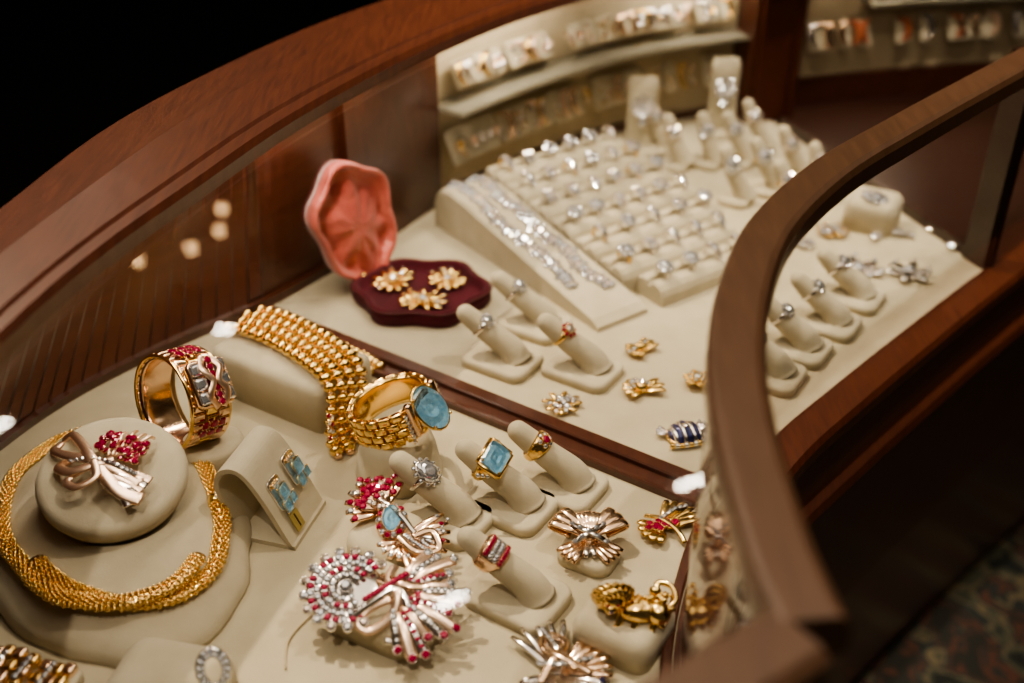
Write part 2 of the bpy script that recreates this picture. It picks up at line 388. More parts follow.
for (x,y) in [(168,1060),(202,1066),(236,1068),(216,975),(252,996),(284,1028),(156,1105),(262,1105),(262,940),(300,985)]:
    p,a,r=finger_stand(x,y,h=54,lean=(-10+random.uniform(-6,6),8),bw=32,bd=32,r=8.5)
    ring('diamond_ring',p,a,r,random.choice([SI,SI,GO]),h_round(DI,random.uniform(4,5.6),4.6,random.choice([DI,DI,DP]),SI,2.2,8),face=(.1,-1,.5),band=1.6)
for (x,y) in [(214,708),(246,745),(276,786),(186,672)]:
    p,a,r=finger_stand(x,y,h=42,lean=(-22,8)); ring('diamond_ring',p,a,r,SI,h_round(DI,3.8,3.6,DI,SI,1.6,8),band=1.6)
for (x,y,h) in [(136,1100,80),(230,1150,84)]:
    b=B(); b.pad(40,30,6,SU2,8,3)
    P=[(0,0+y0,z) for y0,z in((6,5),(8,h*.4),(6,h*.8),(10,h))]
    b.sweep(cat(P,5),lambda t:17-2*math.sin(t*3)-6*max(0,t-.8)*3,lambda t:3.2,up=(0,1,0),n=14,mat=SU2)
    b.obj('earring_display_stand',(x,y,0))
    b=B(); b.fan((0,0,0),0,315,8,12,4.2,SI,3,([DI],2.4)); b.gem((0,0,3),(0,0,1),4,DI,setm=SI)
    b.ball((0,-16,1),3,DI); b.gem((0,-16,3),(0,0,1),4.2,DI,setm=SI)
    b.obj('diamond_flower_brooch',(x,y+2,h*.62),tilt=(72,'X'))
# ring tray
d1=V((.585,-.81,0)); d2=V((.81,.585,0)); O=V((-27,957,0)); ang=math.degrees(math.atan2(d2.y,d2.x))
b=B(); rows=[]; n=7; pitch=34
top=lambda i: 46-4.6*i
for i in range(n):
    w0,w1=(0,150) if i<5 else ((0,134) if i==5 else (12,124))
    c=O+d1*(pitch*i+pitch/2)+d2*((w0+w1)/2); rows.append((c,w0,w1))
    b.M=Matrix.Translation(c)@Matrix.Rotation(math.radians(ang),4,'Z')
    W=w1-w0; rings=[]
    for k,(x,s) in enumerate([(-W/2,.93),(-W/2+3,1),(W/2-3,1),(W/2,.93)]):
        h=top(i); q=pitch/2
        rings.append([(x,-q*s,0),(x,-q*s,h*s-9),(x,-q*s+2,h*s-4.2),(x,-q*s+6,h*s-1),(x,-3,h*s),(x,-1.2,h*s-4),(x,1.2,h*s-4),(x,3,h*s),(x,q*s-6,h*s-.2),(x,q*s-2,h*s-3),(x,q*s,h*s-8),(x,q*s,0)])
    b.loft(rings,SU2,smooth=False)
b.obj('ring_display_tray')
b=B()
for i,(c,w0,w1) in enumerate(rows):
    k=6 if i<4 else 5 if i<6 else 4
    for j in range(k):
        off=w0-(w0+w1)/2+ (w1-w0)*(j+.5)/k
        p=c+d2*off+V((0,0,top(i)+1.5))+d1*random.uniform(-1,1)
        b.M=frame(p,d2+d1*random.uniform(-.15,.15),(d1*.35+V((0,0,1))))
        R=7.8; m=random.choice([SI,SI,SI,GO])
        b.sweep([(R*math.cos(a*math.pi/8),R*math.sin(a*math.pi/8),0) for a in range(16)],1.2,[1.5+1.4*max(0,math.cos(a*math.pi/8)) for a in range(16)],n=6,closed=True,mat=m)
        t=random.random()
        if t<.35:
            for q in range(-3,4): aa=q*.32; b.gem(((R+1.8)*math.cos(aa),(R+1.8)*math.sin(aa),0),(math.cos(aa),math.sin(aa),0),3.2-abs(q)*.25,random.choice([DI,DI,DP]),setm=SI,n=8)
        elif t<.7: h_round(random.choice([DI,DI,DP]),4.2,4.2,DI,SI,2,8)(b,R)
        else:
            for z in(-3.4,0,3.4):
                for q in range(-3,4): aa=q*.30; b.gem(((R+1.2)*math.cos(aa),(R+1.2)*math.sin(aa),z),(math.cos(aa),math.sin(aa),0),1.9,random.choice([DI,DP]),setm=SI,n=6)
b.obj('diamond_ring_collection')
# bracelet ramp
FR=Matrix.Translation(V((-71,925,0)))@frame((0,0,0),(0,0,1),d1)
b=B(); b.M=FR
prof=[(0,0),(0,24),(4,34),(12,40),(24,42),(50,39),(110,28),(180,16),(228,8),(236,4),(236,0)]
rings=[]
for y,s in((0,.94),(2.5,1),(49,1),(51.5,.94)): rings.append([(x,y,z*s) for x,z in prof])
b.loft(rings,SU2,smooth=False); b.obj('bracelet_display_ramp')
def rampz(x):
    for (x0,z0),(x1,z1) in zip(prof[1:],prof[2:]):
        if x0<=x<=x1 and x1>x0: return z0+(z1-z0)*(x-x0)/(x1-x0)
    return 0
for yo,seed,wid in((14,1,7),(37,2,8.5)):
    b=B(); b.M=FR
    random.seed(seed); nL=30
    for i in range(nL):
        x=12+i*(180/nL)*(1 if seed==1 else 1.08); y=yo+2.5*math.sin(i*.35*seed); z=rampz(x)+2
        big=1 if i%3==0 else .75
        b.gem((x,y,z+1),(.12,0,1),3.8*big,random.choice([DI,DI,DP]),setm=SI,n=8)
        for s in(-1,1):
            b.gem((x+1,y+s*wid*.55,z),(.12,s*.3,1),2.6*big+.3,random.choice([DI,DP,DI]),setm=SI,n=6)
            b.gem((x+3,y+s*wid*.25,z),(.12,s*.2,1),1.9,DI,setm=SI,n=6)
            if i%3==0: b.gem((x,y+s*wid*.95,z-.6),(.1,s*.3,1),2,DI,setm=SI,n=6)
    b.obj('diamond_bracelet')
# scalloped jewel case with open satin-lined lid
def scal(r,z,n=72,k=.0):
    out=[]
    for i in range(n):
        a=2*math.pi*i/n; q=r*(1+.07*math.cos(6*a)+.03*math.cos(2*a)); out.append((q*math.cos(a),q*math.sin(a)*.92,z))
    return out
b=B()
b.loft([scal(50,0),scal(52,3),scal(52,13),scal(50.5,15),scal(48,15),scal(46.5,13),scal(46,8),scal(40,7),scal(20,8.5),scal(2,8.8)],VE)
b.sweep([V(p) for p in scal(52.6,13.5)],.7,n=6,closed=True,mat=LEA)
H=frame((-44,26,6),(.76,-.64,.10),(0.1,0.17,-1))
for s in(-1,1): b.ball((-42+s*8,26+s*11,12),(4,4,4),GO,8,5)
b.M=H@Matrix.Translation(V((-50,0,0)))@Matrix.Rotation(math.pi,4,'Z')
def pleat(r,z,pl=1.6):
    out=[]
    for i in range(96):
        a=2*math.pi*i/96; q=r*(1+.06*math.cos(6*a)+.06*math.cos(2*a)); x=q*math.cos(a); y=q*math.sin(a)*.76*(1+.20*math.cos(a))
        out.append((x,y,z+pl*(math.cos(5*a+.9*math.sin(3*a)+r*.05)+.6*math.cos(11*a-r*.12))*(r/48)))
    return out
b.loft([pleat(48,-16,0),pleat(51,-13,0),pleat(51.5,-9.5,0)],LEA)
b.loft([pleat(51.2,-9,0),pleat(52,-4,0),pleat(52.5,2,0),pleat(51.5,5,.2),pleat(49,5.5,.5),pleat(46.5,3,1),pleat(44,-2,1.4),pleat(40,-4,2.2),pleat(33,-1.5,2.8),pleat(24,1.5,2.8),pleat(13,3.4,1.8),pleat(3,3.6,0)],ST)
b.obj('velvet_jewel_case',(-74,784,0),rz=-4)
for (x,y,rz,s) in [(-98,797,20,1),(-72,764,-60,1),(-54,798,60,.9)]:
    b=B(); b.fan((0,0,0),20,80,3,19*s,3,GO,3,([DI],1.2)); b.fan((0,0,0),190,270,4,17*s,3,GO,3,([GO],1.3)); b.fan((0,0,0),110,150,2,16*s,2.6,GO,3); b.fan((0,0,0),300,350,2,15,2.6,GO,3)
    b.pave([(-12,-8,2.5),(0,0,4),(12,10,2.5)],1.6,[DI,GO],GO)
    for k in range(8): a=k*.785; b.ball((7*math.cos(a),6*math.sin(a),3.5),2,GO,6,4)
    b.gem((0,0,5),(0,0,1),3,DI,setm=GO); b.obj('gold_spray_brooch',(x,y,9),rz=rz,sc=1.15)
def small(name,x,y,rz,kind,s=1,sc=1):
    b=B()
    if kind=='flower':
        b.fan((0,0,0),0,300,6,11*s,4.2,GO,5,([GO],1.5)); b.fan((0,0,2),30,330,6,7*s,3,GO,4,([DI],1.2)); b.gem((0,0,7),(0,0,1),2.8,DI,setm=GO)
    elif kind=='cluster':
        for k in range(34):
            a=random.uniform(0,6.28); q=random.uniform(0,10)*s; b.gem((q*math.cos(a)*1.2,q*math.sin(a),2+4*(1-q/12)),(math.cos(a)*.4,math.sin(a)*.4,1),1.9,random.choice([DI,DI,DP]),setm=random.choice([SI,GO]),n=6)
        b.fan((0,0,0),0,330,8,13*s,2.5,random.choice([SI,GO]),3)
    elif kind=='leafy':
        b.fan((0,0,0),10,60,3,15*s,3,GO,4); b.fan((0,0,0),150,260,5,11*s,3.2,GO,4); b.ball((0,0,4),(5,4,4),GO); b.pave([(-8,-4,4),(4,3,6)],1.5,[DI],SI)
    elif kind=='turban':
        for k in range(-4,5):
            a=k*.33; w=math.cos(a*.9)
            b.sweep([(10*math.sin(a),10.5*w*math.cos(t*math.pi/8),1+8*w*math.sin(t*math.pi/8)) for t in range(9)],2.2,1.8,up=(1,0,0),n=8,mat=[SA,SI][k%2])
        b.ball((0,0,2),(10,9,6),SA,12,6)
        b.sweep([(12*math.cos(t*.26),11*math.sin(t*.26),1.2) for t in range(24)],1.6,n=6,closed=True,mat=GO)
        for k in range(9): b.ball((-13+3.2*k,-10-1.5*math.sin(k*.4),2),2.2,[GO,DI][k%2],6,4)
        for s_ in(-1,1): b.fan((s_*11,4,1),0 if s_>0 else 120,60 if s_>0 else 180,3,8,2.2,SI,2,([DI],1.5))
        b.gem((0,0,10),(0,0,1),2.4,DP,setm=GO)
    elif kind=='star':
        b.fan((0,0,0),20,380,7,15*s,4,SI,3,([DI],1.7))
        for k in range(7): a=math.radians(20+k*51); b.pave([(3*math.cos(a),3*math.sin(a),4),(13*s*math.cos(a),13*s*math.sin(a),4.5)],1.9,[DI,DP],SI,base=False)
        b.gem((0,0,6),(0,0,1),3.4,DI,setm=SI)
    elif kind=='crescent':
        b.pave([(15*math.cos(t*.2),15*math.sin(t*.2),2) for t in range(-7,8)],2.2,[DI,DP],SI); b.pave([(11.5*math.cos(t*.2),11.5*math.sin(t*.2),2) for t in range(-5,6)],1.8,[DI],SI)
    b.obj(name,(x,y,0.8),rz=rz,sc=sc)
random.seed(3)
small('gold_flower_brooch',97,703,10,'leafy',.9,1.15)
small('diamond_cluster_brooch',35,633,30,'cluster',1,1.1)
small('gold_bee_brooch',92,650,-20,'leafy',1.1,1.1); small('diamond_cluster_brooch',90,657,0,'cluster',.5)
small('gold_flower_brooch',134,660,40,'flower',.85,1.1)
small('striped_turban_brooch',117,597,15,'turban')
small('diamond_star_brooch',296,832,10,'star',1.2,1.25); small('diamond_star_brooch',338,826,40,'star',1.1,1.2)
small('diamond_crescent_brooch',345,888,100,'crescent',1,1.25); small('diamond_crescent_brooch',382,890,10,'crescent',1,1.25)
small('diamond_cluster_brooch',292,905,10,'cluster',.9,1.3); small('ruby_cluster_brooch',262,880,0,'cluster',.7)
b=B(); b.pad(46,46,30,SU2,10,8); b.obj('brooch_cube_pad',(333,925,0),rz=-30)
b=B(); h_round(DI,6.5,6.5,DI,SI,3.6,9)(b,0); b.obj('diamond_cluster_brooch',(331,918,30),tilt=(-80,'Y'))
# ---------------------------------------------------------------- necklace bust
C=V((-232,498,0))
def interp(keys,t):
    t=(t+180)%360-180
    for (a,r),(c,q) in zip(keys,keys[1:]):
        if a<=t<=c:
            k=(t-a)/(c-a); k=k*k*(3-2*k)*.5+k*.5; return r+(q-r)*k
    return keys[-1][1]
KO=[(-190,88),(-164,82),(-131,80),(-104,88),(-83,98),(-69,110),(-52,110),(-30,94),(-10,78),(27,70),(64,80),(82,90),(104,104),(126,112),(148,104),(170,90),(196,84)]
KN=[(-190,70),(-184,69),(-150,62),(-131,61),(-110,66),(-90,73),(-69,84),(-53,88),(-38,83),(-18,68),(5,57),(27,54),(64,60),(82,72),(104,88),(126,97),(148,88),(176,71),(196,66)]
TD=frame((3,-4,50),(.10,-.30,1),(1,0,0))
def disc(r,z,t): return TD@V((r*math.cos(math.radians(t)),r*.98*math.sin(math.radians(t)),z))
def shoulder(k,t):
    a=math.radians(t); i=disc(36,-16,t); R_=interp(KO,t); o=V((R_*math.cos(a),R_*math.sin(a),0))
    zz=[(0,i.z),(.12,30),(.35,25),(.6,20),(.85,13),(.96,8),(1,3)]
    for (a0,z0),(a1,z1) in zip(zz,zz[1:]):
        if a0<=k<=a1: z=z0+(z1-z0)*(k-a0)/(a1-a0); break
    p=i.lerp(o,k); p.z=z; return p
def onbust(t,r):
    a=math.radians(t); i=disc(36,-16,t); o=V((interp(KO,t)*math.cos(a),interp(KO,t)*math.sin(a),0)); i.z=0
    k=(r-i.length)/max(o.length-i.length,1); k=min(max(k,.10),.93); return shoulder(k,t)
ts=[i*5 for i in range(72)]
b=B(); R=[]
R.append([V((shoulder(1,t).x,shoulder(1,t).y,0)) for t in ts])
for k in(1,.96,.85,.7,.6,.45,.35,.22,.12,.04,0): R.append([shoulder(k,t) for t in ts])
for r,z in((37,-12),(40,-8),(41.8,-3),(42,0),(40.5,3.5),(37,5),(30,5.4),(3,5.5)): R.append([disc(r,z,t) for t in ts])
b.loft(R,SU2); b.obj('necklace_bust',C)
b=B(); path=[]
for i in range(190):
    u=i/189; t=-124+u*446; r=interp(KN,t)
    if u<.17: r-=7*(.17-u)/.17                    # first end tucks inside
    lift=0
    if u>.82:
        w=(u-.82)/.18; r+=5-14*w*w if w>.3 else 5*w/.3-1.3*w; lift=4.2*min(1,w*4)
    p=onbust(t,r); p.z+=3.0+lift; path.append(p)
for _ in range(6): path=[path[0]]+[(path[i-1]+path[i]*2+path[i+1])/4 for i in range(1,len(path)-1)]+[path[-1]]
path=resample(path,200)
b.sweep(path,4.4,2.7,n=10,mat=GO)
for i in range(1,len(path)-1):
    T=(path[i+1]-path[i-1]).normalized(); sd=T.cross(V((0,0,1))).normalized(); u2=sd.cross(T)
    for k in range(6):
        a=math.pi*((k+(.5 if i%2 else 0))/5.5)-.1
        q=path[i]+sd*4.6*math.cos(a)+u2*3.0*math.sin(a)
        b.M=frame(q,T,u2); b.ball((0,0,0),(1.4,1.05,1.4),GO,6,4); b.M=Matrix.Identity(4)
for i in (58,):
    b.M=frame(path[i],path[i+1]-path[i-1],(0,0,1)); b.lathe([(5.0,-3.4),(5.7,-2.8),(5.7,2.8),(5.0,3.4)],GO,16)
    for s in(-1.6,1.6): b.gem((5.6,0,s),(1,0,0),1.2,DI,setm=GO,n=6)
b.M=Matrix.Identity(4)
b.obj('gold_mesh_necklace',C)
def rib(b,pts,w,mat,t=1.0,up=(0,0,1),taper=None): b.sweep(cat(pts,6),taper or w,t,up=up,n=8,mat=mat)
b=B()
rib(b,[(-30,18,3),(-24,20,7),(-14,12,9),(-4,2,10),(8,-8,8),(20,-16,5),(32,-18,3)],0,RGS,1.3,taper=lambda t:2.2+2.2*t)
rib(b,[(-30,16,3),(-30,8,6),(-20,4,8),(-6,2,9),(10,-2,8),(28,-8,4)],0,RGS,1.3,taper=lambda t:2.4+1.6*t)
rib(b,[(-20,4,3),(-22,-4,6),(-12,-8,9),(0,-2,10),(8,4,8)],3.2,RGS,1.3)
for k in range(6):
    y=-3-k*3.2; rib(b,[(-6,0,5),(8,y*.6,8-.4*k),(22,y*1.0,6-.4*k),(32-k*1.2,y*1.15-1,2.5)],0,[RGS,SI][k%2],1.1,taper=lambda t:1.2+1.7*t)
rib(b,[(-8,-4,6),(-12,-14,8),(-4,-18,9),(4,-10,10),(-2,0,11)],2.4,RGS)
random.seed(5)
for k in range(58):
    u=random.random(); x=-6+u*28; y=16-8*(u-.4)+random.uniform(-7,7); b.gem((x,y,5+random.uniform(0,4)),(random.uniform(-.5,.5),random.uniform(-.5,.5),1),2.2,RU,setm=RG,n=6)
for k in range(5): rib(b,[(2+k*2,8,5),(0+k*5,22,7),(-2+k*6,30-abs(k-2)*2,3)],1.2,RGS)
b.pave([(-16,0,8),(-4,2,10),(10,0,10),(24,-4,7)],1.4,[DI],SI)
b.obj('ruby_bow_brooch',(-233,490,56),rz=-8,tilt=(12,'X'),sc=1.0)
# ---------------------------------------------------------------- cuff bracelet + stand
b=B(); b.lathe([(24,0),(24,3),(20,8),(18.5,20),(20,27),(17,30),(4,28)],SU2,32)
b.obj('bracelet_stand',(-190,556,0))
b=B(); AX=V((-.62,-.72,.22)); b.M=frame((0,0,0),AX,(.72,-.45,.65))
Rb=29
for z in(-9,0,9):
    for k in range(30):
        a=2*math.pi*(k+(.5 if z==0 else 0))/30; q=Rb+.5
        M0=b.M; b.M=M0@frame((q*math.cos(a),q*math.sin(a),z),(math.cos(a),math.sin(a),0),(0,0,1)); b.pad(8.6,5.8,3.2,RG if z else GO,1.6,1.3,z0=-1.2); b.M=M0
b.sweep([((Rb-1.2)*math.cos(a*.2),(Rb-1.2)*math.sin(a*.2),0) for a in range(31)],[.8]*31,[13]*31,n=8,mat=RG)
for s in(-1,1): b.sweep([((Rb+1)*math.cos(a*.2094),(Rb+1)*math.sin(a*.2094),s*13.5) for a in range(30)],1.3,n=8,closed=True,mat=GO)
M0=b.M; b.M=M0@frame((Rb+3,0,0),(1,0,0),(0,0,1)); b.pad(26,30,5,RG,4,2)
for s in(-1,1):
    for k in(-1,0,1):
        b.gem((s*8,k*9,6),(s*.1,0,1),4.2,DI,ry=4,kind='em',setm=RG)
    rib(b,[(s*2,-16,5),(s*6,-8,9),(s*2,0,10),(s*6,8,9),(s*2,16,5)],2.2,RGS)
for k in range(-3,4): b.gem((0,k*4.4,8.4),(0,0,1),2.3,RU,setm=RG,n=8)
b.M=M0
for s in(-1,1):
    for z in(-1,0,1):
        for e in(0,1): aa=s*(.78+.22*e); b.gem(((Rb+4.4-e)*math.cos(aa),(Rb+4.4-e)*math.sin(aa),z*6),(math.cos(aa),math.sin(aa),0),2.6,RU,ry=2.4,kind='em',setm=RG)
b.obj('ruby_cuff_bracelet',(-207,567,54))
# ---------------------------------------------------------------- block + ball-link bracelet
b=B(); b.pad(106,58,35,SU2,9,6); b.obj('bracelet_block_pad',(-156,651,0),rz=-32)
b=B()
path=cat([(-54,10,40),(-30,13,41),(0,10,41),(26,4,41),(46,-3,41),(57,-8,36),(61,-13,26),(63,-18,15),(66,-22,7),(74,-27,5)],8)
NL=22; path=resample(path,NL)
for i,p in enumerate(path):
    T=(path[min(i+1,NL-1)]-path[max(i-1,0)]).normalized(); nr=V((0,1,0)); up=nr.cross(T)*-1
    if up.z<0 and abs(T.z)<.5: up=-up
    if up.x<0 and abs(T.z)>=.5: up=-up
    for j in range(4):
        off=T*(4.0 if j%2 else 0)
        b.M=frame(p+V((0,(j-1.5)*10,0))+off,up,T); b.ball((0,0,0),(3.5,5.0,4.3),GO,12,7)
        b.M=frame(p+V((0,(j-1.5)*10,0))+off+T*4.2-up*1.2,up,T); b.ball((0,0,0),(1.5,3.2,2.4),RG,8,4)
        b.M=frame(p+V((0,(j-1)*10,0))+off*.5-up*1.6+T*1.7,up,T); b.ball((0,0,0),(2.0,1.8,2.0),GO,6,4)
b.M=Matrix.Identity(4)
for k in range(8): b.gem((68.5-k*.1,-40+(k%2)*3,30-k*3),(1,0,.1),1.8,[RU,DI,DI][k%3],setm=GO,n=6)
b.obj('gold_ball_link_bracelet',(-156,651,0),rz=-32)
b=B()
path=resample(cat([(-48,0,4),(-20,2,3.4),(10,0,3.4),(34,-6,3.4)],6),16)
for i,p in enumerate(path):
    for j in range(4):
        b.ball((p.x+(2 if j%2 else 0),p.y+(j-1.5)*8,p.z),(3.6,4.3,3.4),GO,10,6)
b.obj('gold_link_bracelet',(-131,694,0.5),rz=-32)
# ---------------------------------------------------------------- aquamarine bracelet + stand
b=B(); b.lathe([(27,0),(28,3),(27,8),(25,20),(23,27),(20,31),(15,32),(3,32)],SU2,40); b.obj('bracelet_stand',(-73,560,0))
b=B(); Rb=24.5
for r in range(4):
    z=(r-1.5)*5.6
    for k in range(20):
        a=2*math.pi*(k+(.5 if r%2 else 0))/20; M0=b.M
        b.M=M0@frame((Rb*math.cos(a),Rb*math.sin(a),z),(math.cos(a),math.sin(a),0),(0,0,1)); b.pad(5.2,7.2,3.8,GO,1.2,1.0,z0=-.4); b.M=M0
b.sweep([((Rb-.6)*math.cos(a*.2094),(Rb-.6)*math.sin(a*.2094),0) for a in range(30)],[.9]*30,[10.8]*30,closed=True,n=8,mat=GO)
a=math.radians(-22); d=V((math.cos(a),math.sin(a),0))
for s in(-1,1): b.M=frame(d*(Rb+2)+d.cross(V((0,0,1)))*s*13+V((0,0,4)),d,(0,0,1)); b.pad(24,5,4,RG,2,1.5)
b.M=frame(d*(Rb+2)+V((0,0,4)),d,(0,0,1)); b.pad(24,17,3,SI,7,1.4); b.M=Matrix.Identity(4)
b.gem(d*(Rb+9.5)+V((0,0,5)),d+V((0,-.1,.5)),15,AQ,xd=(0,0,1),ry=11,setm=GO,n=14)
for k in range(6):
    for s in(-1,1): q=d*(Rb+3)+d.cross(V((0,0,1)))*(17*s)+V((0,0,(k-2.5)*3.6)); b.gem(q,d,1.8,DI,setm=GO,n=6)
b.obj('aquamarine_gold_bracelet',(-76,570,42),tilt=(-18,'Y'),rz=-8)
# ---------------------------------------------------------------- earring stand
b=B(); b.M=frame((-124,508,0),(0,0,1),(.96,-.27,0))
pf=cat([(0,0,0),(-4,0,8),(-14,0,30),(-24,0,47),(-32,0,52),(-41,0,48),(-44,0,36),(-38,0,16),(-36,0,3)],5)
rings=[];th=1.6;n=len(pf)
for i,p in enumerate(pf):
    T=(pf[min(i+1,n-1)]-pf[max(i-1,0)]).normalized(); q=V((-T.z,0,T.x))
    rings.append([p+q*th+V((0,-22,0)),p+q*th+V((0,22,0)),p-q*th+V((0,22,0)),p-q*th+V((0,-22,0))])
b.loft(rings,SU2,smooth=False); b.box((-20,0,1.6),(44,44,3.2),SU2); b.obj('earring_stand')
ns=V((.96,-.27,0)).normalized(); ws=V((.27,.96,0)); fn=(ns*.9+V((0,0,.42))).normalized()
for y,z in((-8,30),(12,34)):
    b=B(); q=V((-124,508,0))+ws*y+ns*(-12.5)+V((0,0,z)); b.M=frame(q,fn,(0,0,1))
    b.pad(21,13,1.4,SI,3,.5)
    b.gem((0,-.0,4),(0,0,1),5,AQ,ry=5,kind='em',setm=GO); b.gem((-8.6,2.4,3.6),(0,0,1),4.0,AQ,ry=3.8,kind='em',setm=GO); b.gem((-8,-5.2,3.6),(0,0,1),3.4,AQ,ry=3.2,kind='em',setm=GO)
    for k in range(3): b.gem((6.5,-3+3*k,3),(0,0,1),1.5,DI,setm=GO,n=6)
    b.obj('aquamarine_earring')
b=B(); q=V((-124,508,0))+ws*-9+ns*(-3)+V((0,0,12)); b.M=frame(q,fn,(0,0,1)); b.box((0,0,1.4),(12,9,.5),TAG); b.box((0,0,1.8),(9,1,.3),MD); b.obj('price_tag')
# ---------------------------------------------------------------- near brooches
b=B(); b.pad(66,50,18,SU2,16,8); b.obj('brooch_cushion',(-68,434,0),rz=-28)
b=B(); b.pad(40,44,16,SU2,14,7); b.obj('brooch_cushion',(-74,489,0),rz=-28)
b=B()
b.fan((-6,10,0),60,210,9,19,3.2,RG,4,([RU,DI],2.0),.15); b.fan((-6,10,2),80,190,6,12,3,RG,4,([RU],2.2))
b.fan((6,-10,0),-75,35,9,26,2.8,RG,5,([DI,RU],1.4)); b.fan((6,-10,1),200,290,5,14,3,RG,3,([DI],1.3)); b.ball((0,0,1),(9,12,5),RG,12,6)
b.gem((0,0,9),(0.1,-.2,1),5,AQ,xd=(1,0,0),ry=7.5,setm=RG,n=12); b.ball((0,0,4),(5,7.5,2),SI,10,5)
for k in range(14): a=k*.449; b.gem((7.4*math.cos(a),9.6*math.sin(a),6.4),(.5*math.cos(a),.5*math.sin(a),1),1.8,[RU,DI][k%2],setm=RG,n=6)
rib(b,[(-14,18,4),(-4,10,8),(6,0,9),(14,-10,8),(24,-12,5),(16,-22,4)],1.7,SI)
rib(b,[(4,-10,7),(14,-20,8),(26,-18,6),(22,-8,8),(12,-12,9)],2.2,RG)
for k in range(34): b.gem((random.uniform(-20,0),random.uniform(6,28),6+random.uniform(0,2)),(random.uniform(-.3,.3),random.uniform(-.3,.3),1),2.0,random.choice([RU,RU,RU,DP]),setm=RG,n=6)
for k in range(10): b.pave([(8+k*1.2,-10-k,7),(12+k*2,-20+k*2.4,4)],1.1,[DI],RG,base=False)
b.obj('ruby_aquamarine_clip',(-70,490,16),tilt=(16,'X'),sc=1.08)
b=B(); c=V((-25,6,3)); b.ball((-25,6,2),(22,21,3.6),SI,24,6)
def arc(r,a0,a1,z,n=24): return [c+V((r*math.cos(math.radians(a0+(a1-a0)*k/n)),r*math.sin(math.radians(a0+(a1-a0)*k/n)),z)) for k in range(n+1)]
b.pave(arc(8,40,300,4.6),1.8,[DI],SI); b.pave(arc(12.5,40,300,4),2.1,[RU,RU,DI],SI); b.pave(arc(17,40,300,3.4),2.0,[DI],SI)
b.pave(arc(21,40,300,2.6),2.2,[RU,RU,DI],SI)
for k in range(13):
    a=math.radians(40+k*21.6); p=c+V((25*math.cos(a),25*math.sin(a),1.6)); b.ball(p,(3.4,3.4,2),SI,8,5); b.gem(p+V((0,0,2)),(.2*math.cos(a),.2*math.sin(a),1),2.7,DI if k%2 else DP,setm=SI,n=8)
b.gem(c+V((0,0,6)),(0,0,1),4,DI,setm=SI)
for k in range(14):
    a=math.radians(-80+k*10.5); L=33+10*math.sin(k*1.0)**2; d=V((math.cos(a),math.sin(a),0)); o=V((2,0,3))
    P=[o,o+d*L*.5+V((0,0,8)),o+d*L+V((0,0,2))]
    rib(b,P,0,[SI,RGS][k%2],.9,taper=lambda t:1.3+2.3*t)
    if k%2==0: b.pave([q+V((0,0,.8)) for q in cat(P,4)[3:]],1.6,[RU] if k%4 else [DI],SI,base=False)
    b.gem(o+d*(L+1)+V((0,0,4)),(d.x*.4,d.y*.4,1),2.5,RU if k<8 else DI,setm=SI,n=6)
rib(b,[(2,22,3),(0,10,9),(6,0,13),(4,-12,9),(-8,-20,4),(-16,-16,5),(-10,-8,8),(2,-4,11)],3.0,RGS,1.3)
rib(b,[(-6,14,5),(6,6,12),(20,4,11),(30,14,6),(22,20,5),(10,12,9)],3.2,RG,1.3)
rib(b,[(-26,-16,3),(-10,-6,10),(4,2,13),(12,-8,10),(8,-24,4),(0,-26,4)],2.8,SI,1.3)
for k in range(16): a=-.9+k*.15; b.gem((4+14*math.cos(a),-2+13*math.sin(a),11),(0,0,1),2.2,[RU,RU,DI][k%3],setm=SI,n=6)
for k in range(11): b.gem((-12+k*2.2,-5+k*1.6,13.5),(0,0,1),2,RU,setm=SI,n=6)
b.obj('ruby_diamond_spray_brooch',(-66,427,18),tilt=(16,'X'),sc=.92)
# gold bow
b=B(); b.pad(34,28,8,SU2,9,4); b.obj('brooch_cushion',(45,480,0),rz=-28)
b=B()
def loop(b,a,L,w,mat,sp=.26):
    a=math.radians(a); d=V((math.cos(a),math.sin(a),0)); s=V((-d.y,d.x,0))
    for q in(-sp,0,sp):
        e=d*math.cos(q)+s*math.sin(q)
        rib(b,[(0,0,3),tuple(e*L*.5+V((0,0,7))),tuple(e*L+V((0,0,7))),tuple(e*L*1.05+V((0,0,3))),tuple(e*L*.5+V((0,0,1)))],0,mat,.9,taper=lambda t:w*(.3+.7*math.sin(math.pi*min(t*1.3,.75))))
loop(b,38,21,3.2,RG); loop(b,142,21,3.2,RG); loop(b,78,15,2.4,RG,.18); loop(b,102,15,2.4,RG,.18)
for a0,a1 in((-62,-28),(-152,-118)): b.fan((0,0,1),a0,a1,4,20,2.6,RG,4,t=1.2)
b.fan((0,0,1),-100,-80,2,14,2.2,SI,4)
b.ball((0,0,5),(4.5,4,4),RG,10,6); b.pave([(-9,6,8),(0,0,9.5),(9,-6,8)],1.7,[DI],SI); b.pave([(-8,-6,8),(0,0,9),(8,6,8)],1.6,[DI],SI)
b.obj('gold_bow_brooch',(45,485,8),tilt=(10,'X'),sc=1.08)
b=B(); b.fan((0,0,0),10,80,6,21,3.2,GO,4,grow=.15); b.fan((-2,-2,0),165,262,5,14,3.4,GO,4)
for k in range(12): b.gem((-9+k*1.4+random.uniform(-1,1),-3+random.uniform(-4,5),5.5),(0,0,1),2.3,RU,setm=GO,n=6)
rib(b,[(-10,8,3),(-2,2,6),(6,-6,5),(10,-14,2)],1.8,GO); b.pave([(-2,2,6),(6,9,7),(14,14,5)],1.5,[DI],SI)
b.obj('ruby_leaf_brooch',(92,505,.8),sc=1.05)
